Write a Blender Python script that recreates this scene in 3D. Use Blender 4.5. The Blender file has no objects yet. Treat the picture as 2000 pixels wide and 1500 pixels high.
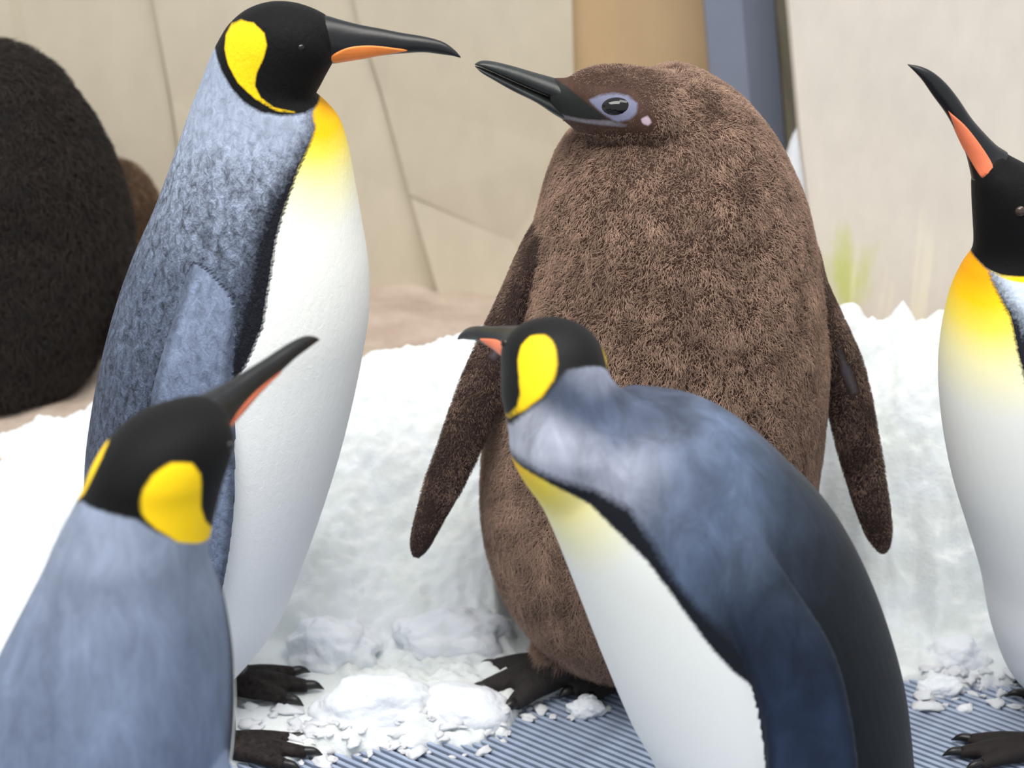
import bpy, math, random
import numpy as np
from mathutils import Vector, Matrix, noise
from mathutils.bvhtree import BVHTree

random.seed(7)
rng = np.random.default_rng(7)
scene = bpy.context.scene
col = scene.collection

# ------------------------------------------------------------------ camera, light, exposure
CAM_Z, PITCH, FPX = 1.48, math.radians(25.0), 4000.0
cam_data = bpy.data.cameras.new('camera')
cam_data.sensor_width = 36.0
cam_data.lens = 36.0 * FPX / 2000.0
cam_data.clip_start = 0.05
cam = bpy.data.objects.new('camera', cam_data)
col.objects.link(cam)
cam.location = (0, 0, CAM_Z)
cam.rotation_euler = (math.pi / 2 - PITCH, 0, 0)
cam_data.dof.use_dof = True
cam_data.dof.focus_distance = 2.34
cam_data.dof.aperture_fstop = 3.6
scene.camera = cam

world = bpy.data.worlds.new('world')
scene.world = world
world.use_nodes = True
bg = world.node_tree.nodes['Background']
bg.inputs[0].default_value = (0.91, 0.955, 1.0, 1)
bg.inputs[1].default_value = 0.76

def area_light(name, loc, target, sx, sy, energy, color):
    d = bpy.data.lights.new(name, 'AREA')
    d.shape = 'RECTANGLE'; d.size = sx; d.size_y = sy
    d.energy = energy; d.color = color
    o = bpy.data.objects.new(name, d)
    col.objects.link(o)
    o.location = loc
    o.rotation_euler = (Vector(target) - Vector(loc)).to_track_quat('-Z', 'Y').to_euler()
    return o
# unseen ceiling lamps assumed from the soft overhead light, level and shining straight down
area_light('ceiling_lamp_front_offscreen', (-0.7, 1.0, 3.3), (-0.7, 1.0, 0.0), 2.4, 1.8, 132, (1.0, 0.965, 0.91))
area_light('ceiling_lamp_rear_offscreen', (1.2, 2.0, 3.3), (1.2, 2.0, 0.0), 1.6, 1.4, 42, (1.0, 0.97, 0.93))

scene.view_settings.view_transform = 'Standard'
scene.view_settings.look = 'None'
scene.view_settings.gamma = 1.0
scene.view_settings.use_curve_mapping = False
scene.view_settings.exposure = 0.05

# ------------------------------------------------------------------ helpers
SP, CP = math.sin(PITCH), math.cos(PITCH)
def at(px, py, Y):
    """photo pixel -> point on the upright plane y = Y"""
    a, b = px - 1000.0, py - 750.0
    ry = CP * FPX - SP * b
    rz = -SP * FPX - CP * b
    t = Y / ry
    return Vector((a * t, Y, CAM_Z + rz * t))
def ground(px, py, z=0.0):
    a, b = px - 1000.0, py - 750.0
    ry = CP * FPX - SP * b
    rz = -SP * FPX - CP * b
    t = (z - CAM_Z) / rz
    return Vector((a * t, ry * t, z))

def lin(c):
    c = np.asarray(c, float) / 255.0
    return np.where(c <= 0.04045, c / 12.92, ((c + 0.055) / 1.055) ** 2.4)
def rgba(c):
    return (*[float(v) for v in lin(c)], 1.0)

def catmull(pts, n):
    P = np.asarray(pts, float)
    k = len(P)
    P = np.vstack([2 * P[0] - P[1], P, 2 * P[-1] - P[-2]])
    t = np.linspace(0, k - 1, n)
    i = np.minimum(t.astype(int), k - 2)
    f = (t - i)[:, None]
    a, b, c, d = P[i], P[i + 1], P[i + 2], P[i + 3]
    return 0.5 * (2 * b + (c - a) * f + (2 * a - 5 * b + 4 * c - d) * f ** 2 + (3 * b - a - 3 * c + d) * f ** 3)

def rings_mesh(rings):
    """rings: (n, m, 3) array -> closed shell"""
    n, m, _ = rings.shape
    V = rings.reshape(-1, 3)
    F = []
    for i in range(n - 1):
        for j in range(m):
            k = (j + 1) % m
            F.append((i * m + j, i * m + k, (i + 1) * m + k, (i + 1) * m + j))
    c0, c1 = rings[0].mean(0), rings[-1].mean(0)
    V = np.vstack([V, c0, c1])
    a, b = n * m, n * m + 1
    for j in range(m):
        k = (j + 1) % m
        F.append((a, k, j))
        F.append((b, (n - 1) * m + j, (n - 1) * m + k))
    return V, F

def loft(st, n=90, m=40):
    """st: rows (back_u, back_w, front_u, front_w, lateral_half[, lateral_centre])"""
    S = catmull([list(r) + [0.0] * (6 - len(r)) for r in st], n)
    ph = np.linspace(0, 2 * math.pi, m, endpoint=False)
    B, Fr = S[:, 0:2], S[:, 2:4]
    C, N = (B + Fr) / 2, (Fr - B) / 2
    R = np.zeros((n, m, 3))
    R[:, :, 0] = C[:, None, 0] + N[:, None, 0] * np.cos(ph)[None]
    R[:, :, 2] = C[:, None, 1] + N[:, None, 1] * np.cos(ph)[None]
    R[:, :, 1] = S[:, None, 5] + np.maximum(S[:, 4], 0.0004)[:, None] * np.sin(ph)[None]
    return rings_mesh(R)

def tube(pts, radii, n=24, m=14, flat=1.0):
    P = catmull([list(p) + [r] for p, r in zip(pts, radii)], n)
    R = np.zeros((n, m, 3))
    for i in range(n):
        d = Vector(P[min(i + 1, n - 1), :3] - P[max(i - 1, 0), :3]).normalized()
        s = d.cross(Vector((0, 0, 1)))
        if s.length < 1e-3:
            s = Vector((1, 0, 0))
        s.normalize()
        u = s.cross(d).normalized()
        for j in range(m):
            a = 2 * math.pi * j / m
            R[i, j] = P[i, :3] + max(P[i, 3], 3e-4) * (math.cos(a) * np.array(s) + flat * math.sin(a) * np.array(u))
    return rings_mesh(R)

def bvh(shell):
    V, F = shell
    return BVHTree.FromPolygons([Vector(v) for v in V], [tuple(int(q) for q in f) for f in F])

def join(shells):
    V, F, o = [], [], 0
    for v, f in shells:
        V.append(v)
        F += [tuple(int(q) + o for q in fa) for fa in f]
        o += len(v)
    return np.vstack(V), F

def raw_mesh(name, V, F, smooth=True):
    me = bpy.data.meshes.new(name)
    me.from_pydata([tuple(map(float, v)) for v in V], [], F)
    me.update()
    if smooth:
        me.shade_smooth()
    return me

def remeshed(name, shells, voxel, smooth_iter=4):
    V, F = join(shells)
    me = raw_mesh('tmp', V, F)
    o = bpy.data.objects.new('tmp', me)
    col.objects.link(o)
    r = o.modifiers.new('r', 'REMESH'); r.mode = 'VOXEL'; r.voxel_size = voxel; r.use_smooth_shade = True
    s = o.modifiers.new('s', 'SMOOTH'); s.factor = 0.5; s.iterations = smooth_iter
    dg = bpy.context.evaluated_depsgraph_get()
    out = bpy.data.meshes.new_from_object(o.evaluated_get(dg))
    bpy.data.objects.remove(o)
    out.name = name
    out.shade_smooth()
    return out

def coords(me):
    a = np.empty(3 * len(me.vertices), np.float32)
    me.vertices.foreach_get('co', a)
    return a.reshape(-1, 3).astype(float)
def set_coords(me, P):
    me.vertices.foreach_set('co', np.asarray(P, np.float32).ravel())
    me.update()
def fattr(me, name, v):
    a = me.attributes.new(name, 'FLOAT', 'POINT')
    a.data.foreach_set('value', np.asarray(v, np.float32))
def cattr(me, name, rgb):
    a = me.attributes.new(name, 'FLOAT_COLOR', 'POINT')
    c = np.ones((len(rgb), 4), np.float32)
    c[:, :3] = rgb
    a.data.foreach_set('color', c.ravel())

def sdf(P, poly):
    """signed distance of 2-D points to a polygon, negative inside"""
    P = np.asarray(P, float); Q = np.asarray(poly, float)
    d = np.full(len(P), 1e9); ins = np.zeros(len(P), bool)
    for i in range(len(Q)):
        a, b = Q[i], Q[(i + 1) % len(Q)]
        e = b - a
        w = P - a
        t = np.clip((w @ e) / max(e @ e, 1e-12), 0, 1)
        d = np.minimum(d, np.hypot(*(w - t[:, None] * e).T))
        c = (a[1] > P[:, 1]) != (b[1] > P[:, 1])
        x = a[0] + (P[:, 1] - a[1]) / (e[1] if abs(e[1]) > 1e-12 else 1e-12) * e[0]
        ins ^= c & (P[:, 0] < x)
    return np.where(ins, -d, d)

def sstep(a, b, x):
    t = np.clip((x - a) / (b - a), 0, 1)
    return t * t * (3 - 2 * t)
def ramp(x, xs, cs):
    cs = np.array([lin(c) for c in cs])
    return np.stack([np.interp(x, xs, cs[:, k]) for k in range(3)], 1)

# ------------------------------------------------------------------ materials
def new_mat(name):
    m = bpy.data.materials.new(name)
    m.use_nodes = True
    nt = m.node_tree
    return m, nt, nt.nodes['Principled BSDF']
def mix_col(nt, fac, a, b, mode='MIX'):
    n = nt.nodes.new('ShaderNodeMix'); n.data_type = 'RGBA'; n.blend_type = mode
    for sock, v in ((n.inputs[0], fac), (n.inputs[6], a), (n.inputs[7], b)):
        if hasattr(v, 'is_linked'):
            nt.links.new(v, sock)
        else:
            sock.default_value = v
    return n.outputs[2]
def math_node(nt, op, a, b=0.0):
    n = nt.nodes.new('ShaderNodeMath'); n.operation = op
    for s, v in zip(n.inputs, (a, b)):
        if hasattr(v, 'is_linked'):
            nt.links.new(v, s)
        else:
            s.default_value = v
    return n.outputs[0]
def attr_node(nt, name, out):
    n = nt.nodes.new('ShaderNodeAttribute'); n.attribute_name = name
    return n.outputs[out]
def tex_noise(nt, scale, detail=4, rough=0.55, vec=None, dist=0.0):
    n = nt.nodes.new('ShaderNodeTexNoise')
    n.inputs['Scale'].default_value = scale; n.inputs['Detail'].default_value = detail
    n.inputs['Roughness'].default_value = rough; n.inputs['Distortion'].default_value = dist
    if vec is not None:
        nt.links.new(vec, n.inputs['Vector'])
    return n.outputs[0]
def map_range(nt, v, a, b, c=0.0, d=1.0):
    n = nt.nodes.new('ShaderNodeMapRange')
    nt.links.new(v, n.inputs[0])
    for i, x in enumerate((a, b, c, d)):
        n.inputs[i + 1].default_value = x
    return n.outputs[0]
def obj_vec(nt, scale=(1, 1, 1), rot=(0, 0, 0)):
    tc = nt.nodes.new('ShaderNodeTexCoord')
    mp = nt.nodes.new('ShaderNodeMapping')
    mp.inputs['Scale'].default_value = scale; mp.inputs['Rotation'].default_value = rot
    nt.links.new(tc.outputs['Object'], mp.inputs['Vector'])
    return mp.outputs[0]
def bump(nt, b, h, strength, dist):
    n = nt.nodes.new('ShaderNodeBump')
    n.inputs['Strength'].default_value = strength; n.inputs['Distance'].default_value = dist
    nt.links.new(h, n.inputs['Height'])
    nt.links.new(n.outputs[0], b.inputs['Normal'])
    return n

def mat_plain(name, c, rough=0.5, var=0.15, scale=40, bstr=0.0, bdist=0.002, spec=0.5):
    m, nt, b = new_mat(name)
    v = obj_vec(nt)
    f = tex_noise(nt, scale, vec=v)
    c0 = np.array(lin(c))
    o = mix_col(nt, map_range(nt, f, 0.3, 0.7), (*(c0 * (1 - var)), 1), (*np.minimum(c0 * (1 + var), 1), 1))
    nt.links.new(o, b.inputs['Base Color'])
    b.inputs['Roughness'].default_value = rough
    b.inputs['Specular IOR Level'].default_value = spec
    if bstr:
        bump(nt, b, f, bstr, bdist)
    return m

def mat_plumage(name, layers, crinkle=0.5, mottle=(0.72, 1.22), mscale=60, stretch=(1, 1, 0.45), lean=0.0, patchy=(0.86, 1.14), rough=0.68, gloss=0.14):
    """base colour from the vertex attribute 'tone'; each layer (attribute, colour or attribute name, softness, jitter)"""
    m, nt, b = new_mat(name)
    v = obj_vec(nt, stretch, (0, lean, 0))
    n1 = tex_noise(nt, mscale, 5, 0.65, v, 0.6)
    n2 = tex_noise(nt, mscale * 4, 3, 0.6, v)
    big = tex_noise(nt, 9, 3, 0.6, v)
    base = attr_node(nt, 'tone', 'Color')
    mask = attr_node(nt, 'mottle', 'Fac')
    k = map_range(nt, n1, 0.3, 0.7, mottle[0], mottle[1])
    k2 = map_range(nt, big, 0.32, 0.68, *patchy)
    k = math_node(nt, 'MULTIPLY', k, k2)
    k = math_node(nt, 'ADD', math_node(nt, 'MULTIPLY', math_node(nt, 'SUBTRACT', k, 1.0), mask), 1.0)
    comb = nt.nodes.new('ShaderNodeCombineColor')
    for i in range(3):
        nt.links.new(k, comb.inputs[i])
    c = mix_col(nt, 1.0, base, comb.outputs[0], 'MULTIPLY')
    jit = math_node(nt, 'SUBTRACT', tex_noise(nt, 260, 2, 0.5, obj_vec(nt)), 0.5)
    for name_, colr, soft, jitter in layers:
        d = attr_node(nt, name_, 'Fac')
        d = math_node(nt, 'ADD', d, math_node(nt, 'MULTIPLY', jit, jitter))
        f = map_range(nt, d, -soft, soft, 1.0, 0.0)
        cc = attr_node(nt, colr, 'Color') if isinstance(colr, str) else rgba(colr)
        c = mix_col(nt, f, c, cc)
    nt.links.new(c, b.inputs['Base Color'])
    b.inputs['Roughness'].default_value = rough
    b.inputs['Specular IOR Level'].default_value = gloss
    b.inputs['Sheen Weight'].default_value = 0.03
    h = math_node(nt, 'ADD', math_node(nt, 'MULTIPLY', n1, 1.0), math_node(nt, 'MULTIPLY', n2, 0.35))
    h = math_node(nt, 'MULTIPLY', h, attr_node(nt, 'relief', 'Fac'))
    bump(nt, b, h, crinkle, 0.006)
    return m

M_BEAK = mat_plain('beak_horn', (16, 16, 18), 0.36, 0.35, 90, 0.25, 0.001)
M_CHICK_BEAK = mat_plain('chick_beak_horn', (30, 33, 32), 0.4, 0.6, 45, 0.4, 0.002)
M_PLATE = mat_plain('beak_plate_orange', (248, 140, 62), 0.42, 0.1, 30)
M_PLATE_DEEP = mat_plain('beak_plate_coral', (240, 128, 88), 0.42, 0.1, 30)
M_EYE = mat_plain('eye_gloss', (14, 12, 12), 0.08, 0.2, 30)
M_EYE_BROWN = mat_plain('eye_brown', (58, 46, 38), 0.1, 0.2, 60)
M_CLAW = mat_plain('claw_horn', (22, 20, 20), 0.4, 0.3, 60)

# ------------------------------------------------------------------ object bookkeeping
def tag(o, label=None, cat=None, group=None, kind=None):
    if label: o['label'] = label
    if cat: o['category'] = cat
    if group: o['group'] = group
    if kind: o['kind'] = kind
    return o
def obj(name, me, mat=None, parent=None):
    o = bpy.data.objects.new(name, me)
    col.objects.link(o)
    if mat is not None:
        me.materials.append(mat)
    if parent is not None:
        o.parent = parent
    return o
def empty(name, loc, rz=0.0):
    o = bpy.data.objects.new(name, None)
    col.objects.link(o)
    o.location = loc
    o.rotation_euler = (0, 0, rz)
    o.empty_display_size = 0.05
    return o

# ------------------------------------------------------------------ the setting: wall panels, post, ledge
def mat_wall(name, c, c2, scale=2.2, streak=0.5, grass=False):
    m, nt, b = new_mat(name)
    v = obj_vec(nt, (1, 1, 0.35))
    f = tex_noise(nt, scale, 5, 0.6, v, 0.4)
    g = tex_noise(nt, 22, 4, 0.6, obj_vec(nt, (1, 1, 0.5)))
    o = mix_col(nt, map_range(nt, f, 0.3, 0.7), rgba(c), rgba(c2))
    gg = map_range(nt, g, 0.25, 0.75, 0.94, 1.05)
    comb = nt.nodes.new('ShaderNodeCombineColor')
    for i in range(3):
        nt.links.new(gg, comb.inputs[i])
    o = mix_col(nt, 1.0, o, comb.outputs[0], 'MULTIPLY')
    if grass:
        # a faded printed meadow on the panel: green tuft by its corner and thin pale stalks
        d = math_node(nt, 'ADD', attr_node(nt, 'tuft', 'Fac'), math_node(nt, 'MULTIPLY', math_node(nt, 'SUBTRACT', tex_noise(nt, 30, 4, 0.6, obj_vec(nt, (1, 1, 0.25), (0, 0.3, 0))), 0.5), 0.16))
        o = mix_col(nt, map_range(nt, d, -0.03, 0.03, 0.75, 0.0), o, rgba((186, 194, 90)))
        low = attr_node(nt, 'low', 'Fac')
        st = map_range(nt, tex_noise(nt, 34, 3, 0.5, obj_vec(nt, (1, 1, 0.09), (0, -0.55, 0)), 0.3), 0.6, 0.68, 0.0, 0.5)
        o = mix_col(nt, math_node(nt, 'MULTIPLY', st, low), o, rgba((236, 228, 200)))
    nt.links.new(o, b.inputs['Base Color'])
    b.inputs['Roughness'].default_value = 0.7
    b.inputs['Specular IOR Level'].default_value = 0.3
    bump(nt, b, g, 0.08, 0.01)
    return m

def panel(name, quad_front, thick, mat, parent):
    """a slab from a front polygon of 3-D points, thickened away from the camera"""
    n = len(quad_front)
    V = [tuple(p) for p in quad_front] + [(p[0], p[1] + thick, p[2]) for p in quad_front]
    F = [tuple(range(n)), tuple(range(2 * n - 1, n - 1, -1))]
    for i in range(n):
        j = (i + 1) % n
        F.append((i, i + n, j + n, j))
    me = raw_mesh(name, np.array(V), F, False)
    return obj(name, me, mat, parent)

WY = 3.32
wall = tag(empty('wall_back', (0, WY + 0.1, 0)), kind='structure')
wall_mats = [mat_wall('wall_cream', (194, 185, 167), (188, 178, 158)),
             mat_wall('wall_tan', (190, 163, 127), (182, 155, 119)),
             mat_wall('wall_rose', (214, 205, 194), (208, 201, 192), 1.6, grass=True)]
def wp(px, py, Y):
    p = at(px, py, Y)
    return (p.x, p.y - (WY + 0.1), p.z)
def wq(pts):
    return [wp(*p) for p in pts]
TOP, BOT = -420, 760
# rough facets of the back wall, each bent a little against its neighbour along the creases
panel('wall_panel', wq([(-900, TOP, 3.20), (-60, TOP, 3.30), (40, 0, 3.31), (150, BOT, 3.28), (-900, BOT, 3.20)]), 0.04, wall_mats[0], wall)
panel('wall_panel', wq([(-60, TOP, 3.30), (225, TOP, 3.33), (300, 5, 3.335), (335, 200, 3.335), (420, BOT, 3.32), (150, BOT, 3.28), (40, 0, 3.31)]), 0.04, wall_mats[0], wall)
panel('wall_panel', wq([(225, TOP, 3.325), (600, TOP, 3.36), (700, 40, 3.36), (745, 180, 3.36), (800, 380, 3.35), (870, 620, 3.33), (890, BOT, 3.32), (420, BOT, 3.30), (335, 200, 3.325), (300, 5, 3.325)]), 0.04, wall_mats[0], wall)
panel('wall_panel', wq([(600, TOP, 3.35), (1100, TOP, 3.30), (1117, 5, 3.30), (1125, 300, 3.30), (1000, 470, 3.315), (800, 380, 3.338), (745, 180, 3.35), (700, 40, 3.35)]), 0.04, wall_mats[0], wall)
panel('wall_panel', wq([(800, 380, 3.342), (1000, 470, 3.315), (1125, 300, 3.30), (1150, BOT, 3.24), (890, BOT, 3.27), (870, 620, 3.30)]), 0.04, wall_mats[0], wall)
panel('wall_panel', wq([(1098, TOP, 3.325), (1360, TOP, 3.36), (1385, 5, 3.36), (1440, BOT, 3.36), (1148, BOT, 3.31), (1123, 300, 3.32), (1115, 5, 3.32)]), 0.04, wall_mats[1], wall)

post = tag(empty('trim_1', at(1450, 700, 3.24)), kind='structure')
M_POST_A = M_POST_B = mat_plain('post_paint_blue_grey', (120, 128, 148), 0.45, 0.05, 6)
M_POST_C = mat_plain('post_edge_olive', (120, 113, 96), 0.6, 0.1, 14)
def post_piece(name, pts, thick, mat):
    o = panel(name, [tuple(Vector(at(*p)) - Vector(post.location)) for p in pts], thick, mat, post)
    return o
post_piece('post_face', [(1340, TOP, 3.22), (1418, TOP, 3.18), (1450, 5, 3.18), (1510, BOT, 3.18), (1440, BOT, 3.22), (1376, 5, 3.22)], 0.05, M_POST_A)
post_piece('post_face', [(1418, TOP, 3.176), (1478, TOP, 3.22), (1512, 5, 3.22), (1532, 265, 3.22), (1572, BOT, 3.22), (1510, BOT, 3.176), (1450, 5, 3.176)], 0.05, M_POST_B)
post_piece('post_edge', [(1470, TOP, 3.235), (1530, TOP, 3.16), (1560, 5, 3.16), (1590, 290, 3.16), (1640, BOT, 3.16), (1560, BOT, 3.235), (1505, 5, 3.235)], 0.05, M_POST_C)

rwall = tag(empty('wall_right', (0.5, 2.95, 0)), kind='structure')
def rp(px, py, Y):
    p = at(px, py, Y)
    return (p.x - 0.5, p.y - 2.95, p.z)
RX = np.linspace(0, 1, 30); RZ = np.linspace(0, 1, 40)
VV, FF = [], []
for i, s in enumerate(RZ):
    py = TOP + s * (720 - TOP)
    xl = np.interp(py, [TOP, 5, 290, 350, 720], [1512, 1541, 1566, 1575, 1615])
    for j, t in enumerate(RX):
        px = xl + t * (3000 - xl)
        Y = 2.98 - 0.10 * t + 0.006 * noise.noise((t * 5, s * 3, 3))
        VV.append(rp(px, py, Y))
n0 = len(VV)
VV += [(x, y + 0.05, z) for x, y, z in VV]
nj = len(RX)
for i in range(len(RZ) - 1):
    for j in range(nj - 1):
        a = i * nj + j
        FF.append((a, a + nj, a + nj + 1, a + 1)); FF.append((n0 + a, n0 + a + 1, n0 + a + nj + 1, n0 + a + nj))
    a = i * nj
    FF.append((a, n0 + a, n0 + a + nj, a + nj))
me = raw_mesh('wall_sheet', np.array(VV), FF, False)
P = np.array(VV)
tc0 = np.array(rp(1655, 545, 2.97)); 
fattr(me, 'tuft', np.hypot((P[:, 0] - tc0[0]) / 0.028, (P[:, 2] - tc0[2]) / 0.06) * 0.05 - 0.05)
zl = rp(1700, 600, 2.96)[2]; zh = rp(1700, 330, 2.96)[2]
fattr(me, 'low', 1 - sstep(zl, zh, P[:, 2]))
obj('wall_sheet', me, wall_mats[2], rwall)

# beige rock ledge between the snow and the wall
def mat_rock():
    m, nt, b = new_mat('ledge_rock')
    f = tex_noise(nt, 9, 6, 0.62, obj_vec(nt))
    g = tex_noise(nt, 60, 5, 0.6, obj_vec(nt))
    o = mix_col(nt, map_range(nt, f, 0.35, 0.65), rgba((192, 176, 162)), rgba((168, 150, 136)))
    o = mix_col(nt, map_range(nt, g, 0.55, 0.75, 0.0, 0.5), o, rgba((150, 134, 118)))
    nt.links.new(o, b.inputs['Base Color'])
    b.inputs['Roughness'].default_value = 0.8
    bump(nt, b, g, 0.35, 0.012)
    return m
nx, ny = 170, 60
X = np.linspace(-1.35, 1.35, nx); Yv = np.linspace(2.5, 3.5, ny)
V, F = [], []
for y in Yv:
    for x in X:
        z = 0.150 - 0.05 * float(sstep(2.95, 3.3, np.array(y))) + 0.018 * noise.fractal((x * 4, y * 4, 1.3), 1.0, 2.0, 4) + 0.010 * noise.noise((x * 14, y * 14, 0))
        mound = math.exp(-(((x + 0.20) / 0.16) ** 2 + ((y - 3.12) / 0.16) ** 2))
        z += 0.035 * mound
        if y < 2.56: z -= (2.56 - y) * 3
        V.append((x, y, z))
for i in range(ny - 1):
    for j in range(nx - 1):
        a = i * nx + j
        F.append((a, a + 1, a + nx + 1, a + nx))
tag(obj('trim_2', raw_mesh('rock_ledge', np.array(V), F), mat_rock()), kind='structure')

# ------------------------------------------------------------------ floor: grating of slats over a dark tray
floor = tag(empty('floor', (0.1, 1.75, 0)), kind='structure')
M_TRAY = mat_plain('tray_grey', (62, 68, 80), 0.6, 0.3, 12)
me = raw_mesh('floor_tray', np.array([(-2.2, -2.0, -0.14), (2.2, -2.0, -0.14), (2.2, 1.8, -0.14), (-2.2, 1.8, -0.14)]), [(0, 1, 2, 3)], False)
obj('floor_tray', me, M_TRAY, floor)
M_SLAT = mat_plain('slat_metal', (150, 163, 186), 0.38, 0.16, 25, 0.15, 0.001)
L, hw, th, bv = 1.35, 0.0027, 0.022, 0.0008
V = []
for sx in (-L, L):
    V += [(sx, -hw, -th), (sx, hw, -th), (sx, hw, -bv), (sx, hw - bv, 0), (sx, -hw + bv, 0), (sx, -hw, -bv)]
F = [(0, 5, 4, 3, 2, 1), (6, 7, 8, 9, 10, 11)] + [(i, (i + 1) % 6, 6 + (i + 1) % 6, 6 + i) for i in range(6)]
slat_me = raw_mesh('slat', np.array(V), F, False)
slat_me.materials.append(M_SLAT)
GA = math.radians(-36)
pit = 0.0107
for i in range(190):
    o = bpy.data.objects.new('slat', slat_me)
    col.objects.link(o)
    o.parent = floor
    d = (i - 95) * pit + 0.18
    o.location = (-math.sin(GA) * d, math.cos(GA) * d, -0.0002 * random.random())
    o.rotation_euler = (0, 0, GA)
bar_me = raw_mesh('cross_bar', np.array([(x, y, z) for x in (-0.006, 0.006) for y in (-0.95, 0.95) for z in (-0.038, -0.021)]),
                  [(0, 1, 3, 2), (4, 6, 7, 5), (0, 4, 5, 1), (2, 3, 7, 6), (0, 2, 6, 4), (1, 5, 7, 3)], False)
bar_me.materials.append(mat_plain('bar_metal', (90, 102, 128), 0.5))
for k in range(-6, 7):
    o = bpy.data.objects.new('cross_bar', bar_me)
    col.objects.link(o); o.parent = floor
    d = k * 0.2
    o.location = (math.cos(GA) * d - math.sin(GA) * 0.18, math.sin(GA) * d + math.cos(GA) * 0.18, 0)
    o.rotation_euler = (0, 0, GA)

# ------------------------------------------------------------------ snow
def mat_snow(name, green=0.0):
    m, nt, b = new_mat(name)
    v = obj_vec(nt)
    f = tex_noise(nt, 7, 5, 0.6, v)
    g = tex_noise(nt, 150, 5, 0.7, v)
    c = mix_col(nt, map_range(nt, f, 0.35, 0.65), rgba((238, 242, 249)), rgba((227, 232, 240)))
    if green:
        gm = attr_node(nt, 'melt', 'Fac')
        gm = math_node(nt, 'MULTIPLY', gm, map_range(nt, tex_noise(nt, 11, 5, 0.65, v, 0.5), 0.34, 0.6, 0.25, 1.0))
        c = mix_col(nt, math_node(nt, 'MULTIPLY', gm, green), c, rgba((222, 228, 220)))
        c = mix_col(nt, map_range(nt, tex_noise(nt, 5, 4, 0.6, v), 0.6, 0.75, 0.0, 0.35), c, rgba((226, 220, 208)))
    nt.links.new(c, b.inputs['Base Color'])
    b.inputs['Roughness'].default_value = 0.55
    b.inputs['Specular IOR Level'].default_value = 0.4
    b.inputs['Subsurface Weight'].default_value = 0.25
    b.inputs['Subsurface Radius'].default_value = (0.012, 0.016, 0.02)
    b.inputs['Subsurface Scale'].default_value = 1.0
    bump(nt, b, g, 0.45, 0.006)
    return m
M_SNOW = mat_snow('snow_bank', 1.0)
M_CHUNK = mat_snow('snow_chunk')

ridge_px = [(-700, 900), (0, 838), (90, 815), (180, 792), (400, 760), (700, 700), (760, 684), (830, 672), (900, 655), (1000, 640), (1300, 610), (1500, 600), (1640, 612), (1665, 604), (1700, 640), (1740, 628), (1800, 632), (1840, 614), (2000, 612), (2700, 600)]
RY = 2.64
rx = np.array([at(px, py, RY).x for px, py in ridge_px]); rz = np.array([at(px, py, RY).z for px, py in ridge_px])
front = [(-1.4, 2.0), (-0.75, 2.02), (-0.45, 2.06), (-0.30, 2.075), (-0.22, 2.095), (-0.14, 2.105), (-0.06, 2.12), (-0.01, 2.14), (0.02, 2.20), (0.06, 2.24), (0.2, 2.30), (0.36, 2.32), (0.44, 2.31), (0.5, 2.26), (0.56, 2.24), (0.7, 2.26), (1.4, 2.3)]
fx, fy = zip(*front)
spikes = [(1765, 578, 0.028, 2.63), (1673, 600, 0.022, 2.62), (1706, 606, 0.015, 2.63)]
spk = []
for px, py, s, yy in spikes:
    p = at(px, py, yy); spk.append((p.x, yy, p.z, s))
BIRDS = [(at(1270, 1000, 2.30).x, 2.37, 0.19, 0.25), (at(400, 1000, 2.2).x, 2.2, 0.17, 0.16), (at(2110, 1000, 2.17).x, 2.17, 0.17, 0.16)]
nx, ny = 560, 330
X = np.linspace(-1.25, 1.25, nx); Yv = np.linspace(1.98, 2.84, ny)
V, melt = [], []
for y in Yv:
    for x in X:
        yf = np.interp(x, fx, fy) + 0.022 * noise.fractal((x * 16, 3.1, y * 6), 0.9, 2.0, 3)
        zr = np.interp(x, rx, rz)
        t = (y - yf)
        if t < 0:
            z = -0.03 + 0.03 * max(0.0, 1 + t / 0.012)
            z = min(z, -0.001)
        else:
            lip = 0.020 * (1 - math.exp(-t / 0.012))
            up = min(max((y - max(yf + 0.12, 2.31)) / max(RY - max(yf + 0.12, 2.31), 0.05), 0), 1)
            s = up ** 1.15 if up < 0.75 else up ** 1.15
            z = lip + (zr - 0.02) * (1.0 - (1.0 - s) ** 1.5) if y < RY else lip + (zr - 0.02) * 1.0 - (y - RY) * 0.75
            lump = noise.fractal((x * 13, y * 13, 0.7), 0.95, 2.0, 4)
            cell = noise.voronoi((x * 15 + 0.2 * lump, y * 15, 0.4))[0]
            low = 1 - up
            z += (0.016 * lump + 0.016 * low * (0.55 - cell[0])) * min(t / 0.02, 1.0)
            big = noise.noise((x * 4.2 + 3, y * 4.2, 2.0))
            z += 0.028 * big * math.sin(math.pi * min(up, 1.0)) 
            z += 0.007 * noise.fractal((x * 60, y * 60, 5), 0.8, 2.0, 3)
            for (bx_, by_, ra_, rb_) in BIRDS:
                q = math.hypot((x - bx_) / ra_, (y - by_) / rb_)
                if q < 1.12: z = min(z, 0.012 + max(0.0, z) * float(sstep(0.88, 1.12, np.array(q))))
            z = max(z, 0.003)
            for (sx, sy, sz, sg) in spk:
                q = math.hypot(x - sx, (y - sy))
                if q < 3 * sg:
                    z = max(z, sz - q * (1.5 + 6 * q) - 0.012 * abs(noise.noise((x * 70, y * 70, 1))) - 0.004)
        V.append((x, y, z))
        melt.append(0.6)
V = np.array(V)
F = []
for i in range(ny - 1):
    for j in range(nx - 1):
        a = i * nx + j
        if max(V[a, 2], V[a + 1, 2], V[a + nx, 2], V[a + nx + 1, 2]) > -0.02:
            F.append((a, a + 1, a + nx + 1, a + nx))
me = raw_mesh('snow_bank', V, F)
fattr(me, 'melt', melt)
tag(obj('snow_bank', me, M_SNOW), 'long bank of white snow banked up in front of the beige wall', 'snow', kind='stuff')
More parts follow.
